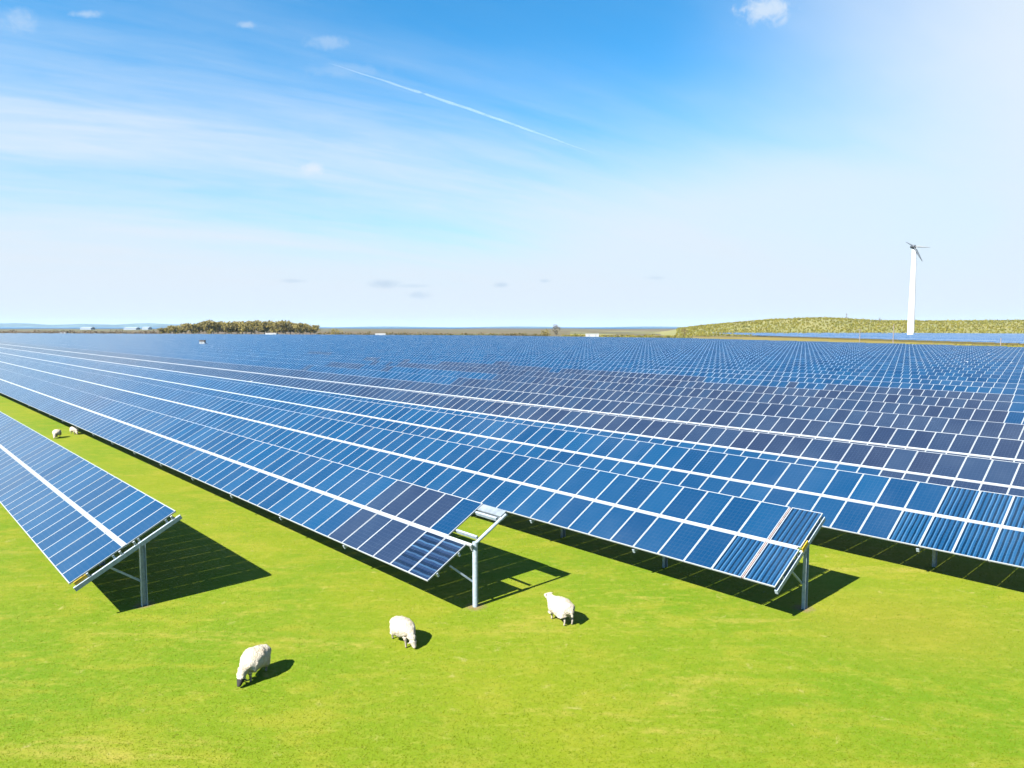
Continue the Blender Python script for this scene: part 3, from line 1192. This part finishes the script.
    for i in range(len(co)):
        if lab[i] == 0:
            p = Vector(co[i]) * 8 + Vector((seed, 0, 0))
            co[i] += nrm[i] * (.026 * mn.noise(p) + .016 * mn.noise(p * 2.7))
    body.vertices.foreach_set('co', co.astype(np.float32).ravel())
    for m in (M_WOOL, face, legmat or M_LEG, M_HOOF): body.materials.append(m)
    for p in body.polygons:
        p.material_index = int(np.bincount(lab[list(p.vertices)], minlength=4).argmax())
        p.use_smooth = True
    body.update()
    body.name = 'sheep'
    s = link('sheep', body, None, (loc[0], loc[1], 0), (0, 0, heading))
    s.scale = (scale, scale, scale * .93)
    tag(s, label, 'sheep', 'sheep grazing around the panels')
    for sgn in (1, -1):
        bmx = bmesh.new()
        bmesh.ops.create_icosphere(bmx, subdivisions=2, radius=.014)
        em = bpy.data.meshes.new('eye'); bmx.to_mesh(em); bmx.free(); em.materials.append(M_EYE)
        c = V[hd] * .55 + V[mz] * .45
        link('eye', em, s, c + Vector((-.01, sgn * .066, .03)))
    return s


make_sheep((-6.36, 16.95), R(-108), 'white sheep with black face grazing head down, nearest to the camera', 'graze', M_BLACKFACE, .05, .86)
make_sheep((-2.98, 18.85), R(-52), 'white sheep with pale face grazing below the bare end post, middle of the three', 'graze', M_PALEFACE, .06, .82)
make_sheep((1.42, 20.25), R(126), 'white sheep standing with raised head turned away, right of the two grazing sheep', 'up', M_PALEFACE, .04, .86, M_PALEFACE)
make_sheep((-35.4, 54.9), R(-78), 'small far sheep out on the grass lane between the two left rows', 'graze', M_PALEFACE, .04, .8)
make_sheep((12.7 * CA - 65.6 * SA, 12.7 * SA + 65.6 * CA), R(-40), 'small far sheep beside the shadow under the long row', 'graze', M_PALEFACE, .04, .78)

# ------------------------------------------------------------------ grass blades near the camera
M_BLADES, q_, b_ = material('grass_blades')
isl = q_.n('ShaderNodeNewGeometry').outputs['Random Per Island']
pos = q_.n('ShaderNodeNewGeometry').outputs['Position']
c_ = q_.mix(isl, (.066, .110, .0012), (.110, .126, .004))
c_ = q_.mix(q_.m('MULTIPLY', q_.ss(q_.noise(pos, .8, 5, .65, .2), .42, .72), .5), c_, (.130, .130, .008))
c_ = q_.mix(q_.ss(isl, .96, .99), c_, (.17, .155, .045))
M_BLADES.node_tree.nodes.remove(b_)
dif = q_.n('ShaderNodeBsdfDiffuse')
tra = q_.n('ShaderNodeBsdfTranslucent')
mixs = q_.n('ShaderNodeMixShader')
mixs.inputs[0].default_value = .5
q_.put(dif.inputs[0], c_)
q_.put(tra.inputs[0], c_)
q_.t.links.new(dif.outputs[0], mixs.inputs[1])
q_.t.links.new(tra.outputs[0], mixs.inputs[2])
q_.t.links.new(mixs.outputs[0], [n_ for n_ in q_.t.nodes if n_.type == 'OUTPUT_MATERIAL'][0].inputs[0])
n = 230000
Y = 11 + 32 * rng.random(n) ** 1.6
X = rng.uniform(-.80, .80, n) * Y
thin = np.array([0.0])
lean = rng.normal(0, .035, (n, 2))
hh = rng.uniform(.008, .028, n)
ww_ = rng.uniform(.004, .010, n)
th = rng.random(n) * 6.283
v = np.zeros((n, 3, 3))
v[:, 0] = np.stack([X - ww_ * np.cos(th), Y - ww_ * np.sin(th), np.full(n, -.005)], 1)
v[:, 1] = np.stack([X + ww_ * np.cos(th), Y + ww_ * np.sin(th), np.full(n, -.005)], 1)
v[:, 2] = np.stack([X + lean[:, 0], Y + lean[:, 1], hh], 1)
gr = link('grass', mesh('grass', v.reshape(-1, 3), np.arange(n * 3).reshape(-1, 3), [M_BLADES]))
tag(gr, 'short bright green grass blades of the pasture', 'grass', None, 'stuff')

# ------------------------------------------------------------------ contrail
M_TRAIL = bpy.data.materials.new('contrail_vapour')
M_TRAIL.use_nodes = True
t_ = M_TRAIL.node_tree
t_.nodes.clear()
out = t_.nodes.new('ShaderNodeOutputMaterial')
pv_ = t_.nodes.new('ShaderNodeVolumePrincipled')
pv_.inputs['Color'].default_value = (1, 1, 1, 1)
pv_.inputs['Density'].default_value = .009
t_.links.new(pv_.outputs[0], out.inputs['Volume'])
DIST = 3000
p0, p1 = pixdir(328, 63), pixdir(612, 160)
pts_, rad_ = [], []
for i in range(40):
    f_ = i / 39
    d = (p0 * (1 - f_) + p1 * f_).normalized() * (DIST + 900 * f_)
    d.z += .9 * math.sin(i * 1.1) + 9 * math.sin(f_ * 3.14)
    pts_.append(d + Vector((0, 0, 8.6)))
    rad_.append(max(.3, (6.2 * math.sin(math.pi * min(1, .03 + f_ * .99)) ** .9) * (1 + .10 * math.sin(i * 1.7))))
mb = MB()
mb.tube(pts_, rad_, 10)
tr = mb.build('contrail', M_TRAIL)
tag(tr, 'thin white aircraft contrail slanting across the upper blue sky', 'contrail')

# ------------------------------------------------------------------ air
HAZE = True
if HAZE:
    M_HAZE = bpy.data.materials.new('haze_air')
    M_HAZE.use_nodes = True
    t_ = M_HAZE.node_tree
    t_.nodes.clear()
    out = t_.nodes.new('ShaderNodeOutputMaterial')
    pv_ = t_.nodes.new('ShaderNodeVolumePrincipled')
    pv_.inputs['Color'].default_value = (.40, .68, 1, 1)
    pv_.inputs['Density'].default_value = .000022
    t_.links.new(pv_.outputs[0], out.inputs['Volume'])
    mb = MB()
    mb.box((-13500, -13500, -1.0), (13500, 13500, 88))
    hz = mb.build('haze', M_HAZE)
    tag(hz, 'pale blue haze over the distance', 'haze', None, 'stuff')
